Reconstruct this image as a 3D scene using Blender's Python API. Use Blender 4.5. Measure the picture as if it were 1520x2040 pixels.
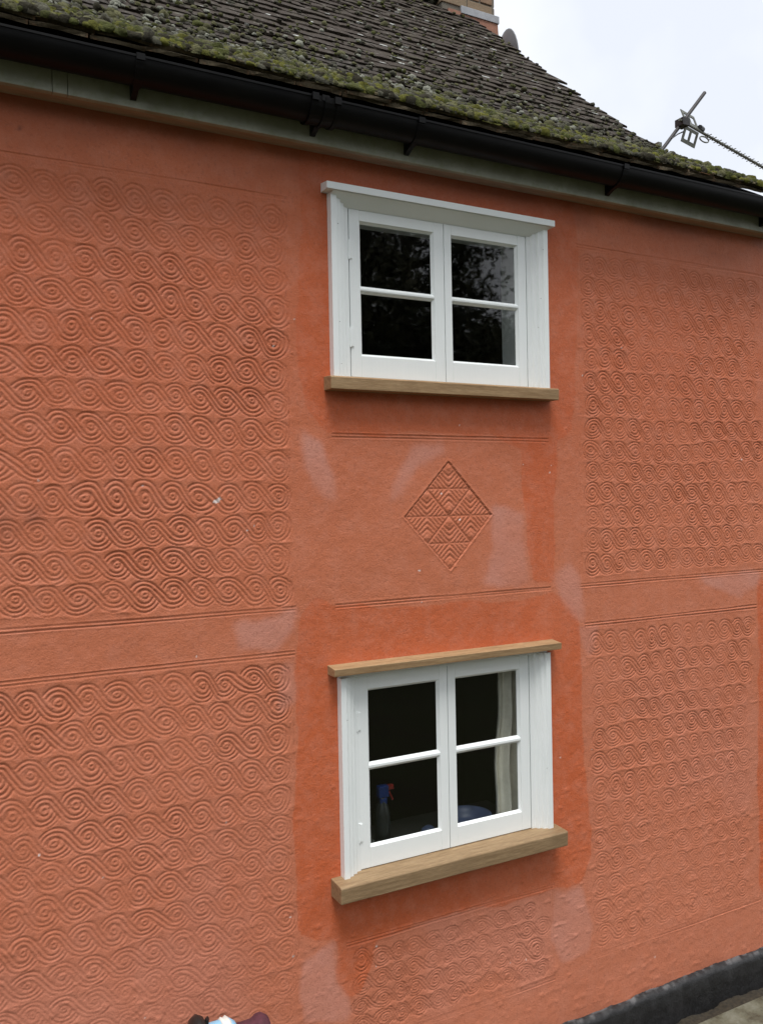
import bpy, bmesh, math, random
import numpy as np
from mathutils import Matrix, Vector

random.seed(7)
SC = bpy.context.scene
for o in list(bpy.data.objects):
    bpy.data.objects.remove(o)

# ------------------------------------------------------------------ camera
YAW, PITCH, ROLL = 0.492545, -0.010819, -0.019215
CAM = Vector((0.0, -2.8, 2.40))
fw = Vector((math.sin(YAW)*math.cos(PITCH), math.cos(YAW)*math.cos(PITCH), math.sin(PITCH)))
rt = Vector((math.cos(YAW), -math.sin(YAW), 0)); up = rt.cross(fw)
r2 = rt*math.cos(ROLL)+up*math.sin(ROLL); u2 = -rt*math.sin(ROLL)+up*math.cos(ROLL)
cd = bpy.data.cameras.new('camera'); cam = bpy.data.objects.new('camera', cd)
SC.collection.objects.link(cam)
cam.matrix_world = Matrix(((r2.x, u2.x, -fw.x, CAM.x), (r2.y, u2.y, -fw.y, CAM.y), (r2.z, u2.z, -fw.z, CAM.z), (0, 0, 0, 1)))
cd.sensor_fit = 'VERTICAL'; cd.sensor_height = 24.0; cd.lens = 24.0*1705/2040
cd.clip_start = 0.05; cd.clip_end = 400
SC.camera = cam
SC.render.resolution_x = 762; SC.render.resolution_y = 1024

# ------------------------------------------------------------------ sky, sun, exposure
SUN_EL, SUN_AZ = math.radians(70), math.radians(200)      # azimuth from +Y clockwise: behind the camera, a little left
w = bpy.data.worlds.new('World'); SC.world = w; w.use_nodes = True
nt = w.node_tree; nt.nodes.clear()
N = nt.nodes.new; L = nt.links.new
out = N('ShaderNodeOutputWorld'); bg = N('ShaderNodeBackground'); bg.inputs[1].default_value = 0.1
sky = N('ShaderNodeTexSky'); sky.sky_type = 'NISHITA'; sky.sun_disc = False
sky.sun_elevation = SUN_EL; sky.sun_rotation = SUN_AZ
tc = N('ShaderNodeTexCoord'); nz = N('ShaderNodeTexNoise'); nz.inputs['Scale'].default_value = 2.2; nz.inputs['Detail'].default_value = 5
rp = N('ShaderNodeValToRGB')                                # overcast: layered cloud, nearly white
rp.color_ramp.elements[0].position = .36; rp.color_ramp.elements[0].color = (.68, .71, .775, 1)
rp.color_ramp.elements[1].position = .66; rp.color_ramp.elements[1].color = (.985, .99, 1.0, 1)
ml = N('ShaderNodeVectorMath'); ml.operation = 'SCALE'; ml.inputs['Scale'].default_value = 6.3
mx = N('ShaderNodeMix'); mx.data_type = 'RGBA'; mx.inputs['Factor'].default_value = .93
L(tc.outputs['Generated'], nz.inputs['Vector']); L(nz.outputs['Fac'], rp.inputs[0]); L(rp.outputs[0], ml.inputs[0])
L(sky.outputs[0], mx.inputs['A']); L(ml.outputs[0], mx.inputs['B']); L(mx.outputs['Result'], bg.inputs[0]); L(bg.outputs[0], out.inputs[0])
sl = bpy.data.lights.new('sun', 'SUN'); sl.energy = 1.5; sl.angle = math.radians(24); sl.color = (1, .97, .93)
so = bpy.data.objects.new('sun', sl); SC.collection.objects.link(so)
sd = Vector((math.sin(SUN_AZ)*math.cos(SUN_EL), math.cos(SUN_AZ)*math.cos(SUN_EL), math.sin(SUN_EL)))
so.rotation_euler = (-sd).to_track_quat('-Z', 'Y').to_euler(); so.location = sd*30
SC.view_settings.view_transform = 'Standard'; SC.view_settings.look = 'None'
SC.view_settings.exposure = 1.08; SC.view_settings.gamma = 1; SC.view_settings.use_curve_mapping = False
SC.render.engine = 'CYCLES'

# ------------------------------------------------------------------ helpers
def link(o, parent=None):
    SC.collection.objects.link(o)
    if parent is not None: o.parent = parent
    return o
def tag(o, label=None, cat=None, group=None, kind=None):
    if label: o['label'] = label
    if cat: o['category'] = cat
    if group: o['group'] = group
    if kind: o['kind'] = kind
    return o
def empty(name, loc=(0, 0, 0), parent=None):
    o = bpy.data.objects.new(name, None); o.location = loc; o.empty_display_size = .1
    return link(o, parent)

class MB:
    def __init__(s): s.v = []; s.f = []
    def add(s, v, f):
        b = len(s.v); s.v += [tuple(q) for q in v]; s.f += [tuple(i+b for i in q) for q in f]; return s
    def box(s, x0, x1, y0, y1, z0, z1):
        return s.add([(x0,y0,z0),(x1,y0,z0),(x1,y1,z0),(x0,y1,z0),(x0,y0,z1),(x1,y0,z1),(x1,y1,z1),(x0,y1,z1)],
                     [(0,3,2,1),(4,5,6,7),(0,1,5,4),(1,2,6,5),(2,3,7,6),(3,0,4,7)])
    def prism(s, prof, axis, a, b, closed=True):
        """profile of 2-D points swept along an axis: 'x' -> (y,z), 'z' -> (x,y), 'y' -> (x,z)"""
        def P(q, t): return {'x': (t, q[0], q[1]), 'z': (q[0], q[1], t), 'y': (q[0], t, q[1])}[axis]
        n = len(prof); v = [P(q, a) for q in prof]+[P(q, b) for q in prof]
        f = [(i, (i+1) % n, n+(i+1) % n, n+i) for i in range(n)] if closed else [(i, i+1, n+i+1, n+i) for i in range(n-1)]
        if closed: f += [tuple(range(n-1, -1, -1)), tuple(range(n, 2*n))]
        return s.add(v, f)
    def tube(s, pts, rad, seg=8, cap=True):
        pts = [Vector(p) for p in pts]; rad = rad if hasattr(rad, '__len__') else [rad]*len(pts)
        v = []; f = []
        for i, p in enumerate(pts):
            t = (pts[min(i+1, len(pts)-1)]-pts[max(i-1, 0)]).normalized()
            a = t.orthogonal().normalized() if i == 0 else (a-t*a.dot(t)).normalized()
            b = t.cross(a)
            for k in range(seg):
                g = 2*math.pi*k/seg; v.append(p+(a*math.cos(g)+b*math.sin(g))*rad[i])
        for i in range(len(pts)-1):
            for k in range(seg):
                f.append((i*seg+k, i*seg+(k+1) % seg, (i+1)*seg+(k+1) % seg, (i+1)*seg+k))
        if cap: f += [tuple(range(seg-1, -1, -1)), tuple(range((len(pts)-1)*seg, len(pts)*seg))]
        return s.add(v, f)
    def lathe(s, prof, c=(0, 0, 0), seg=20):
        c = Vector(c); v = []; f = []
        for r, z in prof:
            for k in range(seg):
                g = 2*math.pi*k/seg; v.append(c+Vector((r*math.cos(g), r*math.sin(g), z)))
        for i in range(len(prof)-1):
            for k in range(seg):
                f.append((i*seg+k, i*seg+(k+1) % seg, (i+1)*seg+(k+1) % seg, (i+1)*seg+k))
        return s.add(v, f)
    def mesh(s, name, fix=True, bevel=0, smooth=False):
        me = bpy.data.meshes.new(name); me.from_pydata(s.v, [], s.f)
        bm = bmesh.new(); bm.from_mesh(me)
        if fix: bmesh.ops.recalc_face_normals(bm, faces=bm.faces)
        if bevel: bmesh.ops.bevel(bm, geom=[e for e in bm.edges if len(e.link_faces) == 2 and e.calc_face_angle() > .5], offset=bevel, segments=2, affect='EDGES', profile=.5)
        bm.to_mesh(me); bm.free()
        if smooth: me.polygons.foreach_set('use_smooth', [True]*len(me.polygons))
        return me
    def build(s, name, mat, parent=None, fix=True, bevel=0, smooth=False, loc=None):
        me = s.mesh(name, fix, bevel, smooth); me.materials.append(mat)
        o = bpy.data.objects.new(name, me)
        if loc: o.location = loc
        return link(o, parent)

def npmesh(name, V, F, mat, parent=None, smooth=True):
    """fast mesh from numpy arrays; F is (n,4) or (n,3)"""
    me = bpy.data.meshes.new(name); n = len(F); k = F.shape[1]
    me.vertices.add(len(V)); me.vertices.foreach_set('co', np.ascontiguousarray(V, np.float32).ravel())
    me.loops.add(n*k); me.loops.foreach_set('vertex_index', np.ascontiguousarray(F, np.int32).ravel())
    me.polygons.add(n); me.polygons.foreach_set('loop_start', np.arange(0, n*k, k, dtype=np.int32))
    if smooth: me.polygons.foreach_set('use_smooth', np.ones(n, bool))
    me.update(calc_edges=True)
    me.materials.append(mat)
    return link(bpy.data.objects.new(name, me), parent)

def attr(o, name, arr, kind='FLOAT'):
    a = o.data.attributes.new(name, kind, 'POINT')
    if kind == 'FLOAT': a.data.foreach_set('value', np.ascontiguousarray(arr, np.float32).ravel())
    else: a.data.foreach_set('color', np.ascontiguousarray(arr, np.float32).ravel())

_T = {}
def vnoise(x, y, seed=0):
    """smooth value noise, -1..1"""
    T = _T.get(seed)
    if T is None: T = _T[seed] = np.random.RandomState(seed).rand(256, 256)*2-1
    xi = np.floor(x).astype(int); yi = np.floor(y).astype(int); fx = x-xi; fy = y-yi
    fx = fx*fx*fx*(fx*(fx*6-15)+10); fy = fy*fy*fy*(fy*(fy*6-15)+10)
    a = T[xi & 255, yi & 255]; b = T[(xi+1) & 255, yi & 255]; c = T[xi & 255, (yi+1) & 255]; d = T[(xi+1) & 255, (yi+1) & 255]
    return (a*(1-fx)+b*fx)*(1-fy)+(c*(1-fx)+d*fx)*fy
def fbm(x, y, seed=0, o=4):
    r = 0; a = 1; t = 0
    for i in range(o):
        r = r+a*vnoise(x*2**i, y*2**i, seed+i*17); t += a; a *= .5
    return r/t
def sstep(a, b, x):
    t = np.clip((x-a)/(b-a), 0, 1); return t*t*(3-2*t)

# ------------------------------------------------------------------ materials
class Mat:
    def __init__(s, name):
        s.m = bpy.data.materials.new(name); s.m.use_nodes = True; s.t = s.m.node_tree
        s.b = s.t.nodes['Principled BSDF']; s.n = s.t.nodes; s.tc = None
    def L(s, a, b): s.t.links.new(a, b)
    def node(s, ty, **k):
        n = s.n.new(ty)
        for a, v in k.items(): setattr(n, a, v)
        return n
    def coord(s, scale=(1, 1, 1), out='Object'):
        t = s.node('ShaderNodeTexCoord'); mp = s.node('ShaderNodeMapping'); mp.inputs['Scale'].default_value = scale
        s.L(t.outputs[out], mp.inputs[0]); return mp.outputs[0]
    def noise(s, scale, detail=4, rough=.55, sc=(1, 1, 1), out='Object'):
        n = s.node('ShaderNodeTexNoise'); n.inputs['Scale'].default_value = scale; n.inputs['Detail'].default_value = detail
        n.inputs['Roughness'].default_value = rough; s.L(s.coord(sc, out), n.inputs['Vector']); return n.outputs['Fac']
    def ramp(s, fac, stops):
        r = s.node('ShaderNodeValToRGB'); e = r.color_ramp.elements
        while len(e) < len(stops): e.new(.5)
        for i, (p, c) in enumerate(stops):
            e[i].position = p; e[i].color = (*c, 1) if len(c) == 3 else c
        s.L(fac, r.inputs[0]); return r.outputs[0]
    def mix(s, fac, a, b, mode='MIX'):
        m = s.node('ShaderNodeMix', data_type='RGBA', blend_type=mode)
        for k, v in (('Factor', fac), ('A', a), ('B', b)):
            if isinstance(v, (int, float)): m.inputs[k].default_value = v
            elif isinstance(v, tuple): m.inputs[k].default_value = (*v, 1)
            else: s.L(v, m.inputs[k])
        return m.outputs['Result']
    def math(s, op, a, b=None):
        m = s.node('ShaderNodeMath', operation=op)
        for i, v in enumerate((a, b)):
            if v is None: continue
            if isinstance(v, (int, float)): m.inputs[i].default_value = v
            else: s.L(v, m.inputs[i])
        return m.outputs[0]
    def at(s, name, col=False):
        a = s.node('ShaderNodeAttribute', attribute_name=name); return a.outputs['Color' if col else 'Fac']
    def bump(s, h, strength=.3, dist=.002):
        b = s.node('ShaderNodeBump'); b.inputs['Strength'].default_value = strength; b.inputs['Distance'].default_value = dist
        s.L(h, b.inputs['Height']); s.L(b.outputs[0], s.b.inputs['Normal'])
    def col(s, c):
        if isinstance(c, tuple): s.b.inputs['Base Color'].default_value = (*c, 1)
        else: s.L(c, s.b.inputs['Base Color'])
        return s
    def set(s, rough=.6, metal=0, spec=.5):
        s.b.inputs['Roughness'].default_value = rough; s.b.inputs['Metallic'].default_value = metal; s.b.inputs['Specular IOR Level'].default_value = spec
        return s
def simple(name, c, rough=.6, metal=0, var=.15, scale=20, bump=0):
    m = Mat(name); n = m.noise(scale, 5)
    lo = tuple(x*(1-var) for x in c); hi = tuple(min(1, x*(1+var)) for x in c)
    m.col(m.ramp(n, [(.3, lo), (.7, hi)])).set(rough, metal)
    if bump: m.bump(n, bump, .002)
    return m.m

# lime render, several coats of terracotta paint: old chalky coat, fresh touching-up, bloom, chips
m = Mat('terracotta_render')
n1 = m.noise(1.6, 5); n2 = m.noise(14, 5, .65); n3 = m.noise(90, 3)
old = m.ramp(n1, [(.3, (.505, .153, .073)), (.7, (.56, .181, .092))])
fresh = m.ramp(n1, [(.3, (.515, .110, .036)), (.7, (.56, .131, .047))])
c = m.mix(m.at('fresh'), old, fresh)
c = m.mix(m.at('bloom_sheen'), c, (.57, .25, .185))
c = m.mix(m.math('MULTIPLY', m.ramp(n2, [(.45, (0, 0, 0)), (.68, (1, 1, 1))]), .30), c, (.62, .25, .165))
n4 = m.noise(240, 2, .5); c = m.mix(m.math('MULTIPLY', m.ramp(n4, [(.56, (0, 0, 0)), (.72, (1, 1, 1))]), .35), c, (.64, .27, .18))
c = m.mix(m.math('MULTIPLY', m.ramp(n3, [(.32, (1, 1, 1)), (.46, (0, 0, 0))]), .28), c, (.25, .07, .04))
c = m.mix(m.at('grime_shade'), c, (.16, .055, .035))
c = m.mix(m.at('chip'), c, (.72, .62, .58))
m.col(c); m.set(.62, 0, .32)
rg = m.mix(m.at('fresh'), (.60, .60, .60), (.66, .66, .66)); m.L(rg, m.b.inputs['Roughness'])
hb = m.math('ADD', m.noise(170, 3, .6), m.math('MULTIPLY', m.noise(45, 4), 1.2)); m.bump(hb, .55, .0026)
RENDER = m.m
m = Mat('white_gloss_paint'); n = m.noise(5, 4); g = m.noise(8, 4, .6, (9, 9, 1))
m.col(m.ramp(n, [(.3, (.80, .845, .84)), (.7, (.84, .875, .87))])).set(.33, 0, .5); m.bump(g, .22, .002)
WHITE = m.m
def oak(name, lo, mid, hi):
    m = Mat(name); a = m.noise(9, 6, .62, (.7, 8, 10)); b = m.noise(60, 4, .6, (.5, 6, 8)); k = m.noise(3.0, 2, .4, (1, 1, 1))
    c = m.ramp(a, [(.3, lo), (.5, mid), (.72, hi)])
    c = m.mix(m.math('MULTIPLY', m.ramp(b, [(.45, (1, 1, 1)), (.6, (0, 0, 0))]), .35), c, tuple(x*.55 for x in lo))
    c = m.mix(m.math('MULTIPLY', m.ramp(k, [(.6, (0, 0, 0)), (.75, (1, 1, 1))]), .3), c, tuple(x*.6 for x in lo))
    m.col(c).set(.62, 0, .3); m.bump(b, .25, .0012); return m.m
OAK = oak('oak', (.26, .16, .078), (.37, .24, .125), (.45, .31, .172))
OAK2 = oak('oak_darker', (.225, .145, .075), (.31, .208, .112), (.385, .27, .152))
m = Mat('black_gutter_plastic'); n = m.noise(7, 5, .6, (1, 3, 3))
m.col(m.ramp(n, [(.3, (.003, .003, .0035)), (.75, (.007, .007, .007))])).set(.42, 0, .14); GUTTER = m.m
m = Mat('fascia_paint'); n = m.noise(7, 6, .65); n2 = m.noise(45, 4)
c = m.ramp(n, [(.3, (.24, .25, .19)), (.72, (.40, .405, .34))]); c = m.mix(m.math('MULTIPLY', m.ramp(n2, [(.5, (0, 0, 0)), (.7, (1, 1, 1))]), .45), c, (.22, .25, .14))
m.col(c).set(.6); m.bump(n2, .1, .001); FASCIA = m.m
m = Mat('soffit_wood'); n = m.noise(12, 5, .6, (1, 6, 6)); m.col(m.ramp(n, [(.3, (.30, .20, .14)), (.7, (.42, .30, .22))])).set(.8); SOFFIT = m.m
m = Mat('old_clay_tile')
n = m.noise(7, 6, .65, out='Object'); n2 = m.noise(60, 5, .7); n3 = m.noise(18, 5, .7)
oi = m.node('ShaderNodeObjectInfo'); 
c = m.ramp(n2, [(.3, (.016, .0135, .011)), (.55, (.038, .032, .026)), (.75, (.072, .062, .050))])
c = m.mix(m.math('MULTIPLY', m.ramp(n3, [(.58, (0, 0, 0)), (.66, (1, 1, 1))]), .7), c, (.17, .165, .145))
c = m.mix(m.math('MULTIPLY', m.ramp(n, [(.5, (0, 0, 0)), (.75, (1, 1, 1))]), .4), c, (.055, .06, .025))
c = m.mix(m.math('MULTIPLY', oi.outputs['Random'], .25), c, (.062, .040, .028))
m.col(c).set(.9, 0, .2); m.bump(n2, .8, .006); TILE = m.m
m = Mat('eaves_tile'); n2 = m.noise(70, 5, .7); n = m.noise(9, 5)
c = m.ramp(n2, [(.3, (.07, .055, .035)), (.6, (.13, .105, .066)), (.8, (.2, .17, .11))]); c = m.mix(m.ramp(n, [(.48, (0, 0, 0)), (.68, (1, 1, 1))]), c, (.30, .14, .07))
m.col(c).set(.9, 0, .2); m.bump(n2, .8, .006); EAVTILE = m.m
m = Mat('moss_cushions'); n = m.noise(140, 4, .7); m.col(m.mix(1.0, m.at('mcol', True), m.ramp(n, [(.25, (.45, .45, .45)), (.7, (1.25, 1.25, 1.2))]), 'MULTIPLY')).set(.95, 0, .15); m.bump(n, 1, .006); MOSS = m.m
BRICK = Mat('chimney_brick'); m = BRICK; n = m.noise(25, 5, .7); oi = m.node('ShaderNodeObjectInfo')
c = m.ramp(n, [(.3, (.16, .085, .05)), (.7, (.29, .155, .09))]); c = m.mix(m.math('MULTIPLY', oi.outputs['Random'], .7), c, (.20, .17, .11)); m.col(c).set(.9); m.bump(n, .6, .006); BRICK = m.m
MORTAR = simple('mortar', (.14, .125, .10), .95, bump=.5, scale=60)
LEAD = simple('lead_flashing', (.30, .31, .33), .55, 0, .2, 15)
PINKBASE = simple('painted_stack_base', (.27, .125, .08), .8, 0, .25, 14, .3)
m = Mat('plinth_tar'); n = m.noise(18, 6, .7); n2 = m.noise(5, 5)
c = m.ramp(n, [(.35, (.005, .005, .0055)), (.7, (.014, .014, .015))]); c = m.mix(m.at('scuff'), c, (.19, .19, .195))
m.col(c).set(.5, 0, .5); m.bump(n, .7, .01); PLINTH = m.m
m = Mat('glass'); t = m.t; t.nodes.remove(m.b); o_ = t.nodes['Material Output']
tr = m.node('ShaderNodeBsdfTransparent'); tr.inputs[0].default_value = (.93, .95, .94, 1); gl = m.node('ShaderNodeBsdfGlossy'); gl.inputs['Roughness'].default_value = .022
fr = m.node('ShaderNodeFresnel'); fr.inputs[0].default_value = 1.52; ms = m.node('ShaderNodeMixShader'); bp = m.node('ShaderNodeBump'); bp.inputs['Strength'].default_value = .06; bp.inputs['Distance'].default_value = .004
m.L(m.noise(5, 2), bp.inputs['Height']); m.L(bp.outputs[0], gl.inputs['Normal'])
ge = m.node('ShaderNodeNewGeometry'); m.L(m.math('MULTIPLY', m.math('MULTIPLY', fr.outputs[0], 1.7), m.math('SUBTRACT', 1.0, ge.outputs['Backfacing'])), ms.inputs[0]); m.L(tr.outputs[0], ms.inputs[1]); m.L(gl.outputs[0], ms.inputs[2]); m.L(ms.outputs[0], o_.inputs[0]); GLASS = m.m
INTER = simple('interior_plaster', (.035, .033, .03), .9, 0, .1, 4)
REVEAL = simple('reveal_paint', (.68, .69, .68), .7, 0, .05, 8)
CURTAIN = simple('curtain_cloth', (.80, .75, .66), .9, 0, .08, 30)
METAL = simple('aerial_aluminium', (.13, .135, .11), .5, .4, .3, 30)
DARKMETAL = simple('mast_steel', (.028, .025, .026), .5, .3, .3, 30)
BLACKP = simple('black_plastic', (.012, .012, .012), .4)
DISHM = simple('dish_grey', (.17, .175, .185), .5, 0, .1, 8)
BLUEP = simple('pale_blue_plastic', (.27, .52, .72), .45, 0, .05)
WHITEP = simple('white_plastic', (.72, .71, .66), .6, 0, .1, 60)
MAROON = simple('maroon_cloth', (.075, .018, .028), .85, 0, .3, 60, .3)
SPRAYB = simple('spray_blue', (.004, .022, .12), .35); RED = simple('trigger_red', (.20, .012, .01), .35)
BOWLB = simple('bowl_blue', (.08, .105, .20), .4); CLOTH = simple('cloth_grey', (.16, .16, .16), .9, 0, .2, 40, .3)
TIMBER = oak('weathered_timber', (.13, .11, .085), (.20, .17, .13), (.27, .23, .18))

# ------------------------------------------------------------------ ground
m = Mat('yard_ground'); n = m.noise(1.3, 6, .65); n2 = m.noise(22, 5, .7)
c = m.ramp(n, [(.35, (.030, .028, .016)), (.52, (.035, .042, .016)), (.7, (.026, .036, .012))]); c = m.mix(m.math('MULTIPLY', n2, .5), c, (.05, .035, .02)); m.col(c).set(.95, 0, .2); m.bump(n2, .6, .01)
g = MB().add([(-90, -90, 0), (90, -90, 0), (90, 90, 0), (-90, 90, 0)], [(0, 1, 2, 3)]).build('ground', m.m, fix=False); tag(g, kind='structure')
m = Mat('flagstone'); n = m.noise(6, 6, .7); n2 = m.noise(38, 5, .7)
c = m.ramp(n, [(.38, (.045, .035, .018)), (.50, (.11, .105, .07)), (.72, (.19, .185, .145))]); c = m.mix(m.math('MULTIPLY', m.ramp(n2, [(.5, (0, 0, 0)), (.65, (1, 1, 1))]), .5), c, (.10, .085, .05))
m.col(c).set(.85); m.bump(n2, .6, .006); FLAG = m.m
path = empty('path', (0, 0, 0)); tag(path, kind='structure')
rr = random.Random(3)
for j in range(2):
    x = -1.2+.2*j
    while x < 5.2:
        wd = rr.uniform(.42, .62); y1 = -.115-.47*j; y0 = y1-.45
        b = MB().box(0, wd-.018, 0, y1-y0, -.03, .055+rr.uniform(0, .008)); b.build('flagstone', FLAG, path, bevel=.006, loc=(x, y0, 0)); x += wd

# ------------------------------------------------------------------ cottage
cot = empty('cottage', (0, 0, 0))
tag(cot, 'two storey terracotta rendered cottage with pargeted panels and mossy tiled roof', 'cottage')
XR = 3.665                                                   # gable corner
# windows: opening in the wall (x0, x1, z0, z1)
UW = dict(x0=1.305, x1=2.281, z0=2.858, z1=3.512, h=[1.391, 1.800, 2.196], panes=[(1.439, 1.750), (1.838, 2.150)], pz=(2.945, 3.431), bar=(3.175, 3.195), cz=(2.862, 3.474))
LW = dict(x0=1.308, x1=2.260, z0=1.050, z1=1.772, h=[1.388, 1.780, 2.174], panes=[(1.436, 1.738), (1.820, 2.123)], pz=(1.133, 1.710), bar=(1.415, 1.437), cz=(1.054, 1.766))
PANELS = {  # x0, x1, z0, z1, rows, pitch, direction, depth
 'UL': (-.90, 1.150, 2.036, 3.471), 'LL': (-.90, 1.143, .445, 1.877), 'C': (1.306, 2.290, 2.030, 2.645),
 'UR': (2.457, 3.640, 2.034, 3.469), 'LR': (2.476, 3.552, .440, 1.861), 'B': (1.326, 2.276, .410, .792)}

def axis(segs):
    o = [segs[0][0]]
    for a, b, s in segs:
        n = max(1, int(round((b-a)/s))); o += list(a+(b-a)*(np.arange(n)+1)/n)
    return np.array(o)
xs = axis([(-2.0, -.45, .03), (-.45, .15, .006), (.15, 1.3, .0033), (1.3, 2.5, .0038), (2.5, 3.665, .0041)])
zs = axis([(.19, .45, .006), (.45, 3.48, .0034), (3.48, 3.72, .008)])
X, Z = np.meshgrid(xs, zs)

def swirls(box, rows, p, seed, depth, mx=.012, mz=.03, warp=.010, flip=1):
    """running scroll pressed into the wet render with a toothed comb; returns height and mask on the grid"""
    x0, x1, z0, z1 = box
    sel = (X > x0) & (X < x1) & (Z > z0) & (Z < z1); x = X[sel]; z = Z[sel]
    xw = x+warp*vnoise(x*10, z*9.5, seed)+.016*vnoise(x*2.2, z*2.2, seed+1)
    zw = z+warp*.8*vnoise(x*8, z*8, seed+2)+.016*vnoise(x*1.7+5, z*3, seed+3)
    rh = (z1-z0-2*mz)/rows
    q = (z1-mz-zw)/rh; k = np.clip(np.floor(q).astype(int), 0, rows-1); v = -(q-k-.5)*rh
    rs = np.random.RandomState(seed); pk = p*(1+.10*(rs.rand(rows)-.5)); off = (((x1-x0)-mx-.52*pk-.012*rs.rand(rows)) % pk) if x0 < 0 else mx+.55*pk+.010*rs.rand(rows)
    P = pk[k]; al = math.radians(36); n = (math.cos(al), math.sin(al)); d = (math.sin(al), -math.cos(al))
    rmax = np.minimum(.63*P, rh*.545); rmin = .19*P; R = P*n[0]/2
    nmax = np.floor((x1-mx-.5*P-off[k]-x0)/P+.02).astype(int)          # last centre of the row
    u = (xw-x0-off[k])/P
    jit = rs.rand(rows, 400, 3)
    def jj(i, c): return jit[k, (i+50) % 400, c]
    g = np.zeros_like(x); m = np.zeros_like(x); done = np.zeros(x.shape, bool)
    wv = (rmax-rmin)/2.95
    imin = np.zeros(x.shape, int) if x0 > -.5 else np.full(x.shape, -99)
    ui = np.floor(u).astype(int)
    for dd in (0, -1, 1):
        i = ui+dd; qx = (u-i)*P; a = qx*n[0]+v*n[1]; b = qx*d[0]+v*d[1]
        ins = (~done) & (a > rmin) & (a < rmax) & (b > 0) & (b < P*d[0]) & (i >= imin) & (i+1 <= nmax)
        e = np.minimum(a-rmin, rmax-a)
        gg = .5+.5*np.cos(2*np.pi*((a-R)/wv+.22+.12*jj(i, 0)))
        g = np.where(ins, gg, g); m = np.where(ins, sstep(0, .003, rmax-a)*(.72+.45*jj(i, 1)), m); done |= ins
    i = np.clip(np.round(u).astype(int), imin, np.maximum(nmax, imin)); qx = (u-i)*P; r = np.hypot(qx, v); b = qx*d[0]+v*d[1]
    oo = np.where(b < 0, r-R, R-r)
    th = np.arctan2(v, qx)
    gg = .5+.5*np.cos(2*np.pi*(oo/wv+.22+.12*jj(i, 0)+np.where(r < rmin*1.15, th/(2*np.pi), 0)))
    ins = (~done) & (r < rmax)
    g = np.where(ins, gg, g); m = np.where(ins, sstep(0, .003, rmax-r)*(.72+.45*jj(i, 1)), m)
    # shallow where the comb barely touched or the paint has filled it
    wear = .74+.34*sstep(-.45, .30, fbm(x*3.1, z*3.1, seed+9, 3))
    dep = depth(x, z) if callable(depth) else depth
    lip = np.exp(-((q-np.round(q))*rh/.005)**2)*np.clip(1.5*fbm(x*9, z*30, seed+11, 3)-.12, 0, 1)*1.3
    h = -dep*wear*m*(g**2.6+.06)+dep*.40*lip
    H = np.zeros(X.shape); H[sel] = h; return H

def scribe(x, z, x0, x1, z0, z1, wd=.0024, dep=.0027, seed=0):
    """a scored groove along a segment; horizontal or vertical"""
    if abs(z0-z1) < abs(x0-x1):
        zc = z0+(z1-z0)*(x-x0)/(x1-x0)+.0012*vnoise(x*6, x*0, seed)
        on = (x > x0) & (x < x1); dd = np.abs(z-zc); mod = .55+.6*(vnoise(x*3.3, x*0+3, seed+1)*.5+.5)
    else:
        xc = x0+(x1-x0)*(z-z0)/(z1-z0)+.0015*vnoise(z*6, z*0, seed)
        on = (z > z0) & (z < z1); dd = np.abs(x-xc); mod = .25+.9*np.clip(vnoise(z*5, z*0+3, seed+1), 0, 1)
    return np.where(on, -dep*mod*np.exp(-(dd/wd)**2)+dep*.35*mod*np.exp(-((dd-2.4*wd)/wd)**2), 0)

H = .0008*np.clip(fbm(X*28, Z*45, 140, 2)-.28, 0, 1)*4*sstep(2.2, .6, Z)+.0035*fbm(X*1.3, Z*1.3, 40, 3)+.0012*fbm(X*9, Z*9, 44, 3)+.00035*fbm(X*60, Z*60, 48, 2)
lowfade = lambda x, z: .0036*(.34+.66*sstep(.55, 1.75, z))
H += swirls(PANELS['UL'], 13, .092, 3, lambda x, z:   .0036*(1.0+.08*sstep(3.4, 2.6, z)))
H += swirls(PANELS['LL'], 13, .093, 5, lowfade, warp=.011)
H += swirls(PANELS['UR'], 14, .084, 7, lambda x, z:   .0035*(.95+.12*sstep(3.3, 2.5, z)))
H += swirls(PANELS['LR'], 13, .084, 9, lambda x, z:   .0036*(.5+.5*sstep(.5, 1.7, z)), warp=.010)
H += swirls(PANELS['B'], 4, .080, 11, .0034, warp=.014)
sd_ = 60
for k, (x0, x1, z0, z1) in PANELS.items():
    for zz in (z0+.004, z0-.006, z1-.004, z1+.006):
        j0, j1 = np.searchsorted(zs, [zz-.03, zz+.03]); H[j0:j1] += scribe(X[j0:j1], Z[j0:j1], x0, x1+.004, zz, zz+random.uniform(-.003, .003), seed=sd_); sd_ += 3
    for xx in (x0+.003, x1-.003):
        j0, j1 = np.searchsorted(xs, [xx-.03, xx+.03]); H[:, j0:j1] += scribe(X[:, j0:j1], Z[:, j0:j1], xx, xx+random.uniform(-.004, .004), z0, z1, dep=.0016, seed=sd_); sd_ += 3
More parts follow.
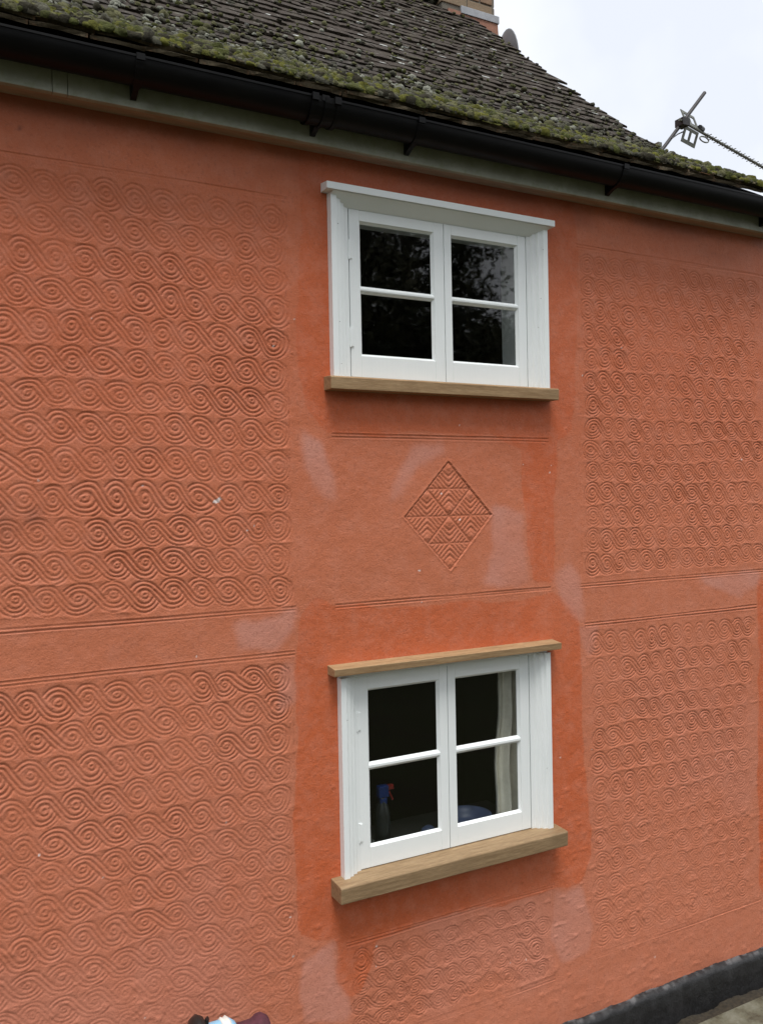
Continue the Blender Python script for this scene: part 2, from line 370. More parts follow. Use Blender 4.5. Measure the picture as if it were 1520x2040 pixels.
# lozenge with four combed quarters
lx, lz, lw_, lh_ = 1.800, 2.344, .200, .211
A_ = (X-lx)/lw_; B_ = (Z-lz)/lh_; inl = (np.abs(A_)+np.abs(B_)) < 1
sp, sm = A_+B_, A_-B_
qa = np.where(sp > 0, .5, -.5); qb = np.where(sm > 0, .5, -.5)
ca = (qa+qb)/2; cb = (qa-qb)/2
a = (A_-ca)*2; b = (B_-cb)*2
tt = np.abs(b)-np.abs(a)-.04*np.exp(-(a/.10)**2)
stripe = .5+.5*np.cos(2*np.pi*tt*5.0)
edge = np.minimum(np.minimum(1-np.abs(sp), 1-np.abs(sm)), np.minimum(np.abs(sp), np.abs(sm)))*.14
hz = np.exp(-((Z-lz-cb*lh_)/.0028)**2)
lines = np.maximum(np.maximum(np.exp(-(edge/.0036)**2)*1.25, hz), .8*np.exp(-((np.abs(b)-np.abs(a))*.075/.0026)**2))
boss = np.exp(-(a**2+(np.abs(b)-.74)**2)/.11**2); stripe = stripe*(1-.9*boss)
hl = -.0034*np.maximum(stripe**2*sstep(.004, .012, edge), lines)-.0006+.0026*boss
outl = np.abs(1-(np.abs(A_)+np.abs(B_)))*.14
H += np.where(inl, hl, 0)+np.where(~inl, .0014*np.exp(-((outl-.004)/.0035)**2), 0)
# crack from the hood to the eaves, small pits and blobs
cr = np.abs(X-1.286-.004*vnoise(Z*40, Z*0, 5)); H += np.where((Z > 3.55) & (Z < 3.66), -.003*np.exp(-(cr/.003)**2), 0)
rs = np.random.RandomState(5)
for _ in range(150):
    px_, pz_, s_ = rs.uniform(.1, 3.6), rs.uniform(.25, 3.5), rs.uniform(.002, .0055)
    i0, i1 = np.searchsorted(xs, [px_-.02, px_+.02]); j0, j1 = np.searchsorted(zs, [pz_-.02, pz_+.02])
    H[j0:j1, i0:i1] += (rs.choice([-1, 1.3])*.0016)*np.exp(-((X[j0:j1, i0:i1]-px_)**2+((Z[j0:j1, i0:i1]-pz_)*1.6)**2)/s_**2)

# ---- paint coats on the same grid
def raster(polys, soft):
    res = .01; W_, H_ = 600, 400; gx = -2.0+np.arange(W_)*res; gz = np.arange(H_)*res
    GX, GZ = np.meshgrid(gx, gz); M = np.zeros(GX.shape)
    for pl in polys:
        ins = np.zeros(GX.shape, bool); n = len(pl)
        for i in range(n):
            (ax, az), (bx, bz) = pl[i], pl[(i+1) % n]
            cnd = ((az > GZ) != (bz > GZ)) & (GX < (bx-ax)*(GZ-az)/((bz-az) or 1e-9)+ax); ins ^= cnd
        M = np.maximum(M, ins)
    for _ in range(soft):
        M = (M+np.roll(M, 1, 0)+np.roll(M, -1, 0)+np.roll(M, 1, 1)+np.roll(M, -1, 1))/5
    xx = X+.026*fbm(X*6, Z*4, 70, 5)+.004*fbm(X*60, Z*20, 72, 2); zz = Z+.026*fbm(X*6, Z*6, 80, 5)
    fx = np.clip((xx+2.0)/res, 0, W_-2); fz = np.clip(zz/res, 0, H_-2); ix = fx.astype(int); iz = fz.astype(int); fx -= ix; fz -= iz
    return (M[iz, ix]*(1-fx)+M[iz, ix+1]*fx)*(1-fz)+(M[iz+1, ix]*(1-fx)+M[iz+1, ix+1]*fx)*fz
fresh_p = [[(1.201,3.74),(2.444,3.74),(2.473,3.492),(2.458,3.025),(2.409,2.684),(2.341,2.661),(2.306,2.264),(2.323,2.054),(2.197,2.072),(2.175,2.228),(2.158,2.617),(2.009,2.651),(1.284,2.655),(1.199,2.763),(1.193,3.117)],
 [(1.157,1.984),(1.212,2.068),(1.306,2.017),(1.58,2.001),(2.044,2.001),(2.301,2.018),(2.435,1.962),(2.454,1.833),(2.457,1.319),(2.489,.884),(2.436,.766),(2.274,.772),(1.426,.796),(1.414,.702),(1.37,.603),(1.319,.609),(1.277,.685),(1.284,.811),(1.148,.9),(1.135,1.17),(1.141,1.613)],
 [(3.57,2.0),(3.7,2.0),(3.7,.3),(3.56,.5),(3.555,1.3)]]
bloom_p = [[(1.637,2.6),(1.772,2.612),(1.783,2.583),(1.658,2.534),(1.579,2.42),(1.529,2.402),(1.547,2.468),(1.603,2.553)],
 [(1.187,2.657),(1.264,2.622),(1.316,2.478),(1.318,2.406),(1.259,2.434),(1.193,2.515)],
 [(2.003,2.375),(2.065,2.373),(2.152,2.331),(2.172,2.084),(2.12,2.057),(1.948,2.077),(2.012,2.214)],
 [(2.315,2.076),(2.397,2.134),(2.465,2.067),(2.488,1.873),(2.433,1.888),(2.354,1.989)],
 [(.95,2.009),(1.144,2.024),(1.137,1.95),(1.066,1.886),(.948,1.898)],
 [(1.165,.806),(1.274,.814),(1.277,.685),(1.329,.597),(1.317,.509),(1.16,.557),(1.144,.705)],
 [(2.274,.761),(2.436,.756),(2.488,.56),(2.458,.46),(2.32,.455),(2.256,.577)],
 [(1.093,1.848),(1.141,1.861),(1.143,1.701),(1.089,1.673)], [(2.446,1.855),(2.572,1.855),(2.513,1.72),(2.471,1.746)],
 [(3.125,2.029),(3.591,2.038),(3.572,1.966),(3.463,1.913)]]
FRESH = raster(fresh_p, 5); FRESH = .25*FRESH+.75*sstep(.38, .58, FRESH)
FRESH = np.clip(FRESH+.5*sstep(1.9, 3.4, Z)*(1-FRESH), 0, 1)*np.clip(.9+.3*fbm(X*3, Z*3, 90, 4), .5, 1)
BLOOM_SHEEN = raster(bloom_p, 2)*np.clip(.72+.5*fbm(X*5, Z*5, 95, 4), .2, 1)
low_bloom_sheen = sstep(2.2, .5, Z)*(.35+.65*sstep(-.1, .4, fbm(X*1.6, Z*1.6, 97, 5)))*.44*(1-FRESH)  # paler towards the bottom: chalky bloom plus sky sheen painted in
BLOOM_SHEEN = np.clip(np.maximum(BLOOM_SHEEN*.95, low_bloom_sheen), 0, 1)
GRIME_SHADE = .55*sstep(3.42, 3.67, Z)*np.clip(.5+fbm(X*3, Z*8, 99, 4), 0, 1)+.3*sstep(.30, .19, Z)*np.clip(.5+fbm(X*6, Z*6, 98, 3), 0, 1)  # eaves shade painted along the wall top; grime at the wall foot
spots = [(.2, 2.36, .06, .3), (.30, 2.38, .03, .4), (.287, 3.555, .007, .9), (.42, 3.30, .05, .12), (2.1, 1.2, .0, 0)]
for sx, sz, sr, sa in spots:
    if sr: GRIME_SHADE = np.maximum(GRIME_SHADE, sa*np.exp(-((X-sx)**2+(Z-sz)**2)/sr**2))
CHIP = np.zeros(X.shape)
chips = [(.876, 2.418, .008), (.884, 2.424, .006), (.868, 2.413, .005), (.98, 2.314, .004), (1.66, 2.139, .0035), (1.089, 2.951, .004), (1.118, .81, .004), (.63, 2.47, .003)]
chips += [(rs.uniform(.2, 3.6), rs.uniform(.3, 3.2), rs.uniform(.0022, .0034)) for _ in range(34)]
for cx_, cz_, s_ in chips:
    CHIP = np.maximum(CHIP, sstep(1.35, .8, np.hypot(X-cx_, (Z-cz_)*1.3)/s_+.5*vnoise(X*220, Z*220, 3)))

# ---- partition the grid into wall, panels and lozenge; leave the window openings open
Xc = (X[:-1, :-1]+X[1:, 1:])/2; Zc = (Z[:-1, :-1]+Z[1:, 1:])/2
region = np.zeros(Xc.shape, int)
order = ['UL', 'LL', 'C', 'UR', 'LR', 'B']
for i, k in enumerate(order):
    x0, x1, z0, z1 = PANELS[k]; region[(Xc > x0-.004) & (Xc < x1+.004) & (Zc > z0-.012) & (Zc < z1+.012)] = i+1
region[(np.abs(Xc-lx)/(lw_+.008)+np.abs(Zc-lz)/(lh_+.008)) < 1] = 7
for Wd in (UW, LW):
    region[(Xc > Wd['x0']+.012) & (Xc < Wd['x1']-.012) & (Zc > Wd['z0']-.010) & (Zc < Wd['z1']-.004)] = -1
VV = np.stack([X, -H, Z], -1).reshape(-1, 3); nx = len(xs)
names = {0: 'wall', 7: 'lozenge_motif'}
plabels = {1: 'panel of large combed scrolls at upper left', 2: 'panel of worn combed scrolls at lower left', 3: 'smooth panel with a combed lozenge between the two windows',
           4: 'panel of combed scrolls at upper right', 5: 'panel of combed scrolls at lower right', 6: 'small low panel of faint scrolls under the lower window', 7: 'combed lozenge of four quarters'}
made = {}
for rid in range(0, 8):
    jj_, ii_ = np.nonzero(region == rid); base = jj_*nx+ii_
    F = np.stack([base, base+1, base+nx+1, base+nx], -1)
    used, inv = np.unique(F, return_inverse=True)
    o = npmesh(names.get(rid, 'pargeted_panel'), VV[used], inv.reshape(-1, 4), RENDER, made.get(3) if rid == 7 else (made.get(0) if rid else cot))
    made[rid] = o
    if rid in plabels: o['label'] = plabels[rid]
    for an, ar in (('fresh', FRESH), ('bloom_sheen', BLOOM_SHEEN), ('grime_shade', GRIME_SHADE), ('chip', CHIP)): attr(o, an, ar.ravel()[used])

# gable end and back of the house
def prof_z(y):                                             # roof line: flatter sprocketed eaves, then steep
    pts = [(-.20, 3.752), (-.12, 3.800), (0.0, 3.880), (.25, 4.03), (.5, 4.185), (.75, 4.372), (1.05, 4.64), (1.6, 5.145), (2.1, 5.61), (2.52, 6.0)]
    return float(np.interp(y, [p[0] for p in pts], [p[1] for p in pts]))
YR = 2.52; YB = 5.04
gp = [(0.03, .0)]+[(y, prof_z(y)-.05) for y in (0.03, .25, .5, .75, 1.05, 1.6, 2.1, 2.52)]+[(YB, 3.8), (YB, 0)]
o = MB().prism(gp, 'x', XR-.25, XR).build('gable_wall', RENDER, cot)
MB().box(-2, XR-.25, YB-.2, YB, 0, 3.78).build('back_wall', RENDER, cot)
# rooms behind the windows, seen only as dark space
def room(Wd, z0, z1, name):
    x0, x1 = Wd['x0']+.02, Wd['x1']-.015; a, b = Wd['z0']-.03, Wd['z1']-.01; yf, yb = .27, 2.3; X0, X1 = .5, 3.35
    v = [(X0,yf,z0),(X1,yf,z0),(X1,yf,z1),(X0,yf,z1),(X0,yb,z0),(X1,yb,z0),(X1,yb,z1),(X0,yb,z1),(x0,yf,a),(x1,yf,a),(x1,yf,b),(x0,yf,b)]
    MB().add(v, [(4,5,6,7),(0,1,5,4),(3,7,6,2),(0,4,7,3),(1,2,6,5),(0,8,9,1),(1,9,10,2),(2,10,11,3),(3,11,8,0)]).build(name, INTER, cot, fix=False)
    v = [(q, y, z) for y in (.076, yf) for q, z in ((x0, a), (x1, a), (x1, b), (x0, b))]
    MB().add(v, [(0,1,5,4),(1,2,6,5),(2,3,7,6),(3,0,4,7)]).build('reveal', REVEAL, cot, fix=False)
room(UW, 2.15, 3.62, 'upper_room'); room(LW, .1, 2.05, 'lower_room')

# plinth: tarred, with a ragged scuffed upper edge
px = np.arange(-2, XR+.03, .006); pr = [(-.002, .008), (-.012, .004), (-.028, -.004), (-.034, -.02), (-.036, -.08), (-.040, -.14), (-.046, -.2)]
PV = []; SCF = []
nzz = fbm(px*9, px*0, 21, 4)
for j, (yy, zz) in enumerate(pr):
    zt = .196+zz+nzz*.012*(1 if j < 4 else .3); yv = yy+.004*fbm(px*20, px*0+j*2.7, 23, 3)
    PV.append(np.stack([px, yv, np.maximum(zt, -.01)], -1)); SCF.append((.45 if j < 2 else .03)*sstep(.0, .4, fbm(px*30, px*0+j*1.7, 27, 4)))
PV = np.concatenate(PV); n = len(px); idx = np.arange(n-1)
F = np.concatenate([np.stack([idx+j*n+n, idx+j*n+n+1, idx+j*n+1, idx+j*n], -1) for j in range(len(pr)-1)])
o = npmesh('plinth', PV, F, PLINTH, cot); attr(o, 'scuff', np.concatenate(SCF))

SOIL = simple('damp_soil', (.028, .021, .012), .95, 0, .5, 60, .6)
rsl = np.random.RandomState(41); sx_ = np.arange(-1.2, XR+.5, .012); sy_ = np.linspace(-.17, -.035, 12); SX, SY = np.meshgrid(sx_, sy_)
SZ = .034+.024*np.clip(fbm(SX*7, SY*7, 201, 4)+.35-2.2*np.abs(SY+.075), 0, 1)+.004*fbm(SX*60, SY*60, 205, 2)
b_ = (np.arange(11)[:, None]*len(sx_)+np.arange(len(sx_)-1)[None]).ravel(); 
o = npmesh('soil', np.stack([SX, SY, SZ], -1).reshape(-1, 3), np.stack([b_, b_+1, b_+len(sx_)+1, b_+len(sx_)], -1), SOIL); tag(o, 'strip of damp soil along the foot of the plinth', kind='stuff')

# ------------------------------------------------------------------ windows
def jamb_profile(xo, s):   # s=+1: left jamb going right; moulded in steps
    pr = [(0, .03), (0, -.032), (.022, -.032), (.027, -.023), (.041, -.022), (.046, -.011), (.060, -.010), (.066, .001), (.0835, .003), (.0835, .03)]
    return [(xo+s*a, b) for a, b in pr]
def make_window(Wd, label):
    wn = empty('window', ((Wd['x0']+Wd['x1'])/2, 0, Wd['z0']), cot); wn['label'] = label
    off = wn.location.copy()
    def put(mb, name, mat, par=wn, **k):
        p0 = off
        mb.v = [(a-p0.x, b-p0.y, c-p0.z) for a, b, c in mb.v]
        return mb.build(name, mat, par, **k)
    zb = Wd['z0']-.004
    put(MB().prism(jamb_profile(Wd['x0'], 1), 'z', zb, Wd['z1']), 'jamb', WHITE, bevel=.0012)
    put(MB().prism(jamb_profile(Wd['x1'], -1), 'z', zb, Wd['z1']), 'jamb', WHITE, bevel=.0012)
    h = Wd['h']; c0, c1 = Wd['cz']
    put(MB().box(Wd['x0']+.012, Wd['x1']-.012, .034, .075, c0-.004, c0+.04).box(Wd['x0']+.012, Wd['x1']-.012, .034, .075, c1-.03, Wd['z1']-.004)
        .box(Wd['x0']+.012, Wd['x0']+.08, .034, .075, c0+.04, c1-.03).box(Wd['x1']-.08, Wd['x1']-.012, .034, .075, c0+.04, c1-.03), 'frame', WHITE)
    for i in range(2):
        a = h[i]+.0015; b = h[i+1]-.0015; pa, pb = Wd['panes'][i]; p0, p1 = Wd['pz']; yf, yk = .004, .032
        cs = MB().box(a, pa-.004, yf, yk, c0, c1).box(pb+.004, b, yf, yk, c0, c1).box(pa-.004, pb+.004, yf+.0006, yk, c0, p0-.004).box(pa-.004, pb+.004, yf+.0006, yk, p1+.004, c1)
        co = put(cs, 'casement', WHITE, bevel=.0015)
        # putty bevel round the glass, glazing bar, two panes
        m0, m1 = Wd['bar']
        put(MB().prism([(yf+.004, m0+.003), (yf+.001, m0+.007), (yf+.001, m1-.007), (yf+.004, m1-.003), (.018, m1+.002), (.018, m0-.002)], 'x', pa-.004, pb+.004), 'glazing_bar', WHITE, co)
        for (z0, z1) in ((p0, m0), (m1, p1)):
            y0, y1 = yf+.003, .017; e = .004
            fr_ = MB()
            O = [(pa-e, y0, z0-e), (pb+e, y0, z0-e), (pb+e, y0, z1+e), (pa-e, y0, z1+e)]; I = [(pa+.004, y1, z0+.004), (pb-.004, y1, z0+.004), (pb-.004, y1, z1-.004), (pa+.004, y1, z1-.004)]
            # slightly hand-run putty line
            rj = random.Random(int(z0*1000)+i)
            fr_.add(O+I, [(k, (k+1) % 4, 4+(k+1) % 4, 4+k) for k in range(4)])
            put(fr_, 'putty', WHITE, co, fix=False)
            put(MB().box(pa-.003, pb+.003, .0175, .0205, z0-.003, z1+.003), 'pane', GLASS, co)
    return wn, put
uw, uput = make_window(UW, 'upper white two light casement window under a white hood board')
lw, lput = make_window(LW, 'lower white two light casement window under an oak hood board')
# hoods and sills
uput(MB().prism([(-.055, 3.513), (-.055, 3.538), (.0, 3.546), (.0, 3.513)], 'x', 1.281, 2.302), 'hood_board', WHITE, bevel=.0015)
uput(MB().prism([(-.048, 3.512), (-.030, 3.500), (-.004, 3.480), (.004, 3.4745), (.030, 3.4745), (.030, 3.512)], 'x', 1.3075, 2.2785), 'head_moulding', WHITE)
uput(MB().prism([(-.060, 2.806), (-.062, 2.848), (-.056, 2.853), (.045, 2.8575), (.045, 2.806)], 'x', 1.279, 2.303), 'sill', OAK, bevel=.002)
lput(MB().prism([(-.058, 1.786), (-.060, 1.812), (.002, 1.820), (.002, 1.786)], 'x', 1.271, 2.296), 'hood_board', OAK, bevel=.0015)
lput(MB().box(1.311, 2.257, -.012, .03, 1.7665, 1.7855), 'head_moulding', WHITE)
lput(MB().prism([(-.082, .986), (-.085, 1.042), (-.079, 1.047), (.045, 1.0535), (.045, .986)], 'x', 1.268, 2.292), 'sill', OAK2, bevel=.003)
for put, zz in ((uput, (3.325, 3.005)), (lput, (1.60, 1.19))):
    Wd = UW if put is uput else LW
    for z in zz:
        hx = Wd['h'][0]
        put(MB().box(hx-.005, hx+.012, .0005, .004, z-.032, z+.032).tube([(hx-.001, .002, z-.036), (hx-.001, .002, z+.036)], .0036, 8), 'hinge', WHITE)
# nail holes in the jambs
for put, pts in ((uput, [(1.332, 3.40), (1.331, 3.05), (1.335, 2.90), (2.255, 3.42), (2.24, 3.22), (2.225, 3.10)]), (lput, [(1.33, 1.62), (2.23, 1.3)])):
    for a, z in pts: put(MB().lathe([(.0, .0), (.0018, 0), (.0018, .001), (0, .001)], (a, -.0326, z), 6), 'nail_hole', BLACKP)

# ------------------------------------------------------------------ eaves: fascia, soffit, gutter
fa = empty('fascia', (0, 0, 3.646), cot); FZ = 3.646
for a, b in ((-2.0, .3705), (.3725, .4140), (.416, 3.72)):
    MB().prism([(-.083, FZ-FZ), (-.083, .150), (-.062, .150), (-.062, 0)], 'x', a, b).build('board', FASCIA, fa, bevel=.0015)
MB().box(-2, XR, -.0615, .0, .006, .02).build('soffit', SOFFIT, fa)
gu = empty('gutter', (0, -.141, 3.752), cot)
n_ = 14; R1, R2 = .056, .053
arc = [(R1*math.cos(math.pi*(1+k/n_)), R1*1.12*math.sin(math.pi*(1+k/n_))) for k in range(n_+1)]
arc2 = [(R2*math.cos(math.pi*(1+k/n_)), R2*1.12*math.sin(math.pi*(1+k/n_))) for k in range(n_, -1, -1)]
lip_ = [(-.0575, .0), (-.0575, .004), (-.0535, .004)]
pr_ = [(-.0535, .004), (-.0585, .004), (-.0585, -.003)]+arc+[(.053, .004)]+arc2
o = MB().prism(pr_, 'x', -2.0, 3.74).build('trough', GUTTER, gu, smooth=True); o.data.set_sharp_from_angle(angle=.7)
def bracket(xc):
    b = MB(); t = .013
    a1 = [((R1+.004)*math.cos(math.pi*(1+k/12)), (R1+.004)*1.12*math.sin(math.pi*(1+k/12))) for k in range(13)]
    a0 = [(R1*math.cos(math.pi*(1+k/12)), R1*1.12*math.sin(math.pi*(1+k/12))-.0005) for k in range(12, -1, -1)]
    b.prism(a1+a0, 'x', xc-t, xc+t)
    b.box(xc-t, xc+t, -.063, -.055, -.012, .0075)                                            # clip over the lip
    g_ = [(.0575, -.01), (.0575, -.084), (.052, -.084), (.020, -.0705), (-.015, -.0655), (.02, -.058), (.045, -.040)]
    b.prism(g_, 'x', xc-.009, xc+.009)
    return b.build('bracket', GUTTER, gu)
for xc in (-.35, .608, 1.215, 1.588, 2.556, 3.512): bracket(xc)
u_ = MB()
for a, b, k in ((1.165, 1.18, .008), (1.18, 1.255, .005), (1.255, 1.27, .008), (1.212, 1.225, .009)):
    q = [((R1+k)*math.cos(math.pi*(1+j/14)), (R1+k)*1.12*math.sin(math.pi*(1+j/14))) for j in range(15)]+[((R1+.0008)*math.cos(math.pi*(1+j/14)), (R1+.0008)*1.12*math.sin(math.pi*(1+j/14))) for j in range(14, -1, -1)]
    u_.prism(q, 'x', a, b)
u_.box(1.165, 1.188, -.068, -.056, -.016, .0075).box(1.247, 1.27, -.068, -.056, -.016, .0075)
u_.build('union_joint', GUTTER, gu)

# ------------------------------------------------------------------ roof
roof = empty('roof', (0, 0, 3.8), cot); RZ = 3.8
ys_ = np.linspace(-.135, YR, 400); zs_ = np.array([prof_z(y) for y in ys_]); zs_ = np.convolve(np.pad(zs_, 12, mode='reflect', reflect_type='odd'), np.ones(25)/25, 'valid')
sl_ = np.concatenate([[0], np.cumsum(np.hypot(np.diff(ys_), np.diff(zs_)))]); SL = sl_[-1]
def RP(s):
    y = float(np.interp(s, sl_, ys_)) if s <= SL else YR+(s-SL)*.68; z = float(np.interp(s, sl_, zs_)) if s <= SL else float(zs_[-1])+(s-SL)*.73
    return Vector((0, y, z))
def RN(s):
    t = (RP(min(s+.05, SL))-RP(max(s-.05, 0))).normalized(); return Vector((0, -t.z, t.y))
# deck under the tiles, both slopes
dk = [(float(y), float(z)-RZ-.012) for y, z in zip(ys_[::20], zs_[::20])]+[(YR, float(zs_[-1])-RZ-.01), (YB+.1, 3.76-RZ), (YB+.1, 3.72-RZ), (YR, float(zs_[-1])-RZ-.05)]+[(float(y), float(z)-RZ-.04) for y, z in zip(ys_[::-20], zs_[::-20])]
MB().prism(dk, 'x', -2.0, 3.585).build('roof_deck', simple('deck', (.03, .026, .02), .9), roof)
# tile meshes: plain clay tiles, cambered and weathered; x across, y up the slope, z out
def tile_mesh(seed):
    r = random.Random(seed); nx_, ny_ = 4, 2; W_, L_, T_ = .163, .25, .0115; v = []; f = []
    for lay in (0, 1):
        for j in range(ny_+1):
            for i in range(nx_+1):
                u = i/nx_-.5; w_ = j/ny_
                z = .0025*(1-4*u*u)+(T_ if lay else 0)+r.uniform(-.0012, .0012)
                ed = r.uniform(-.005, .004) if j == 0 else 0
                v.append((u*W_+r.uniform(-.001, .001), w_*L_+ed, z))
    n = (nx_+1)*(ny_+1)
    for j in range(ny_):
        for i in range(nx_):
            a = j*(nx_+1)+i; f += [(a+n, a+n+1, a+n+nx_+2, a+n+nx_+1)]
    for i in range(nx_): f.append((i, i+1, n+i+1, n+i))                                  # tail edge
    for j in range(ny_):
        a = j*(nx_+1); f.append((a, a+n, a+n+nx_+1, a+nx_+1)); a += nx_; f.append((a, a+nx_+1, a+n+nx_+1, a+n))
    return v, f
TV = [tile_mesh(s) for s in range(6)]
TM = []
for v, f in TV:
    pair = []
    for mt in (TILE, EAVTILE):
        mb = MB(); mb.add(v, f); me = mb.mesh('tile', fix=False); me.materials.append(mt); pair.append(me)
    TM.append(pair)
GA = .1; nc = int(SL/GA)
rt_ = random.Random(11); rest = MB(); moss_spots = []
for k in range(nc):
    s0 = k*GA; T = RP(s0)+RN(s0)*.024; Hh = RP(s0+.25)+RN(min(s0+.25, SL))*.004
    dy = (Hh-T).normalized(); dx = Vector((1, 0, 0)); dz = dx.cross(dy)
    xe = 3.640+rt_.uniform(-.045, .018)
    for i in range(36):
        xc = xe-.0825-.165*i-(.0825 if k % 2 else 0)
        if k % 2 and i == 0:
            pass
        if xc < -.75: break
        vi = rt_.randrange(6); lift = rt_.uniform(-.002, .005); slip = rt_.uniform(-.006, .006); tw = rt_.uniform(-.012, .012)
        if rt_.random() < .04: slip -= .018
        M = Matrix(((1, 0, 0, xc+rt_.uniform(-.003, .003)), (0, dy.y, dz.y, T.y+dy.y*slip+dz.y*lift), (0, dy.z, dz.z, T.z-RZ+dy.z*slip+dz.z*lift), (0, 0, 0, 1))) @ Matrix.Rotation(tw, 4, 'Z') @ Matrix.Rotation(rt_.uniform(-.012, .012), 4, 'Y')
        if k < 12 and xc > -.25:
            o = bpy.data.objects.new('tile', TM[vi][1 if k == 0 else 0]); o.matrix_local = M; link(o, roof); o.matrix_local = M
        else:
            v, f = TV[vi]; rest.add([M @ Vector(q) for q in v], f)
    if k % 2:                                                # half tile closing the verge
        v, f = TV[k % 6]; M = Matrix(((.5, 0, 0, xe-.041), (0, dy.y, dz.y, T.y), (0, dy.z, dz.z, T.z-RZ), (0, 0, 0, 1))); rest.add([M @ Vector(q) for q in v], f)
o = rest.build('tile_courses', TILE, roof, fix=False); tag(o, kind='stuff')
# second layer of eaves tiles, poking out below the first course
for i in range(24):
    xc = 3.52-.165*i
    if xc < -.3: break
    T = RP(0)+RN(0)*.010+Vector((0, -.012, -.006)); Hh = RP(.2); dy = (Hh-T).normalized(); dz = Vector((1, 0, 0)).cross(dy)
    o = bpy.data.objects.new('eaves_tile', TM[i % 6][1]); link(o, roof)
    o.matrix_local = Matrix(((1, 0, 0, xc+rt_.uniform(-.004, .004)), (0, dy.y, dz.y, T.y+rt_.uniform(-.006, .004)), (0, dy.z, dz.z, T.z-RZ), (0, 0, 0, 1))) @ Matrix.Scale(.99, 4)
# ridge tiles
x = -.7; k = 0
while x < 3.3:
    ln = .44; rp_ = [(math.cos(math.pi*j/8)*.12*(1 if True else 1), math.sin(math.pi*j/8)*.10-.02) for j in range(9)]
    rp2 = [(a*.87, b*.87-.003) for a, b in rp_[::-1]]
    MB().prism([(a, b) for a, b in rp_+rp2], 'x', 0, ln-.008).build('ridge_tile', TILE, roof, loc=(x, YR+.01, float(zs_[-1])-RZ+.015+random.uniform(-.004, .006))); x += ln
# moss cushions
rm = np.random.RandomState(12); seg = 7
def dome_unit():
    v = [(0, 0, 1)]; 
    for (r, z) in ((.62, .80), (.98, .28), (1.0, -.25)):
        for q in range(seg): a = 2*math.pi*q/seg; v.append((r*math.cos(a), r*math.sin(a), z))
    f = [(0, 1+q, 1+(q+1) % seg, 1+(q+1) % seg) for q in range(seg)]
    t = [(0, 1+q, 1+(q+1) % seg) for q in range(seg)]
    for b in (0, 1):
        for q in range(seg):
            a, c = 1+b*seg+q, 1+b*seg+(q+1) % seg; d, e = a+seg, c+seg; t += [(a, d, e), (a, e, c)]
    return np.array(v), np.array(t)
DV, DT = dome_unit(); MV = []; MF = []; MC = []; nb = 0
def add_moss(xc, s, r, h, col):
    global nb
    p_ = RP(s); n_ = RN(min(s, SL)); t_ = np.array([0, n_.z, -n_.y]); nn = np.array([0, n_.y, n_.z])
    j = 1+rm.uniform(-.22, .22, (len(DV), 1)); v = DV*j
    ang = rm.uniform(0, 6.28); ca_, sa_ = math.cos(ang), math.sin(ang); ax = rm.uniform(.75, 1.45)
    vx = (v[:, 0]*ca_-v[:, 1]*sa_)*r*ax; vy = (v[:, 0]*sa_+v[:, 1]*ca_)*r; vz = v[:, 2]*h
    base = np.array([xc, p_.y, p_.z-RZ])+nn*.043
    MV.append(base+np.outer(vx, [1, 0, 0])+np.outer(vy, t_)+np.outer(vz, nn)); MF.append(DT+nb); nb += len(DV)
    MC.append(np.tile(np.array([*col, 1.0])*rm.uniform(.75, 1.25), (len(DV), 1)))
GREY = (.082, .080, .060); GRN = (.062, .068, .020); YEL = (.125, .125, .020); PALE = (.22, .225, .19); DARK = (.030, .027, .017); BRT = (.16, .19, .018); LIME = (.10, .098, .050)
def pick(c): return c[rm.randint(len(c))]
for k in range(nc):                                          # cushions sitting on the tile tails
    s0 = k*GA; fall = max(.0, 1-k/16.0)
    cnt = int(200+900*fall**1.1)
    for _ in range(cnt):
        xx = rm.uniform(-.3, 3.6); dens = float(fbm(np.array([xx*2.3]), np.array([s0*2.3]), 31, 3)[0])*.5+.5
        left = max(0.0, 1-max(0, xx-.4)/3.0)
        if rm.rand() > (.10+dens*(.35+.9*fall)*(.55+.6*left)): continue
        r = rm.uniform(.005, .012)*(1+.6*fall)*(1.5 if rm.rand() < .12 else 1); add_moss(xx, s0+rm.uniform(-.006, .022), r, r*rm.uniform(.5, 1.0), pick([GREY, GREY, LIME, PALE, DARK, LIME, GRN] if k > 5 else [GRN, LIME, DARK, (.10, .10, .02), GREY]))
mxs = np.arange(-.3, 3.63, .0062); mss = np.arange(.012, .72, .0062)      # soft moss carpet over the sprocketed eaves courses
MX, MS = np.meshgrid(mxs, mss)
patch = fbm(MX*2.4, MS*4.2, 151, 4)+.55*fbm(MX*9, MS*11, 155, 3)
cover = sstep(-.06, .30, patch+.42*(1-MS/.30)*(MS > .0)-.55*sstep(.02, 0, MS-.02)-.25*sstep(.25, .7, MS))
cush = np.sqrt(np.abs(vnoise(MX*38+2*vnoise(MX*11, MS*11, 160), MS*42, 161)))*.62+.38*np.sqrt(np.abs(vnoise(MX*85, MS*95, 163)))
hgt = .020+cover*(.009+.015*cush)+.0012*fbm(MX*160, MS*160, 167, 2)
by = np.interp(mss, sl_, ys_); bz = np.interp(mss, sl_, zs_); nv = np.array([[RN(q).y, RN(q).z] for q in mss])
CV = np.stack([MX, by[:, None]+nv[:, 0][:, None]*hgt, bz[:, None]-RZ+nv[:, 1][:, None]*hgt], -1).reshape(-1, 3)
w_ = len(mxs); jj_, ii_ = np.nonzero((cover[:-1, :-1] > .02)); bs_ = jj_*w_+ii_; CF = np.stack([bs_, bs_+1, bs_+w_+1, bs_+w_], -1)
tn = sstep(-.30, .38, fbm(MX*3.1+4, MS*4, 171, 4))[..., None]; t2 = sstep(-.1, .5, fbm(MX*14, MS*14, 175, 3))[..., None]
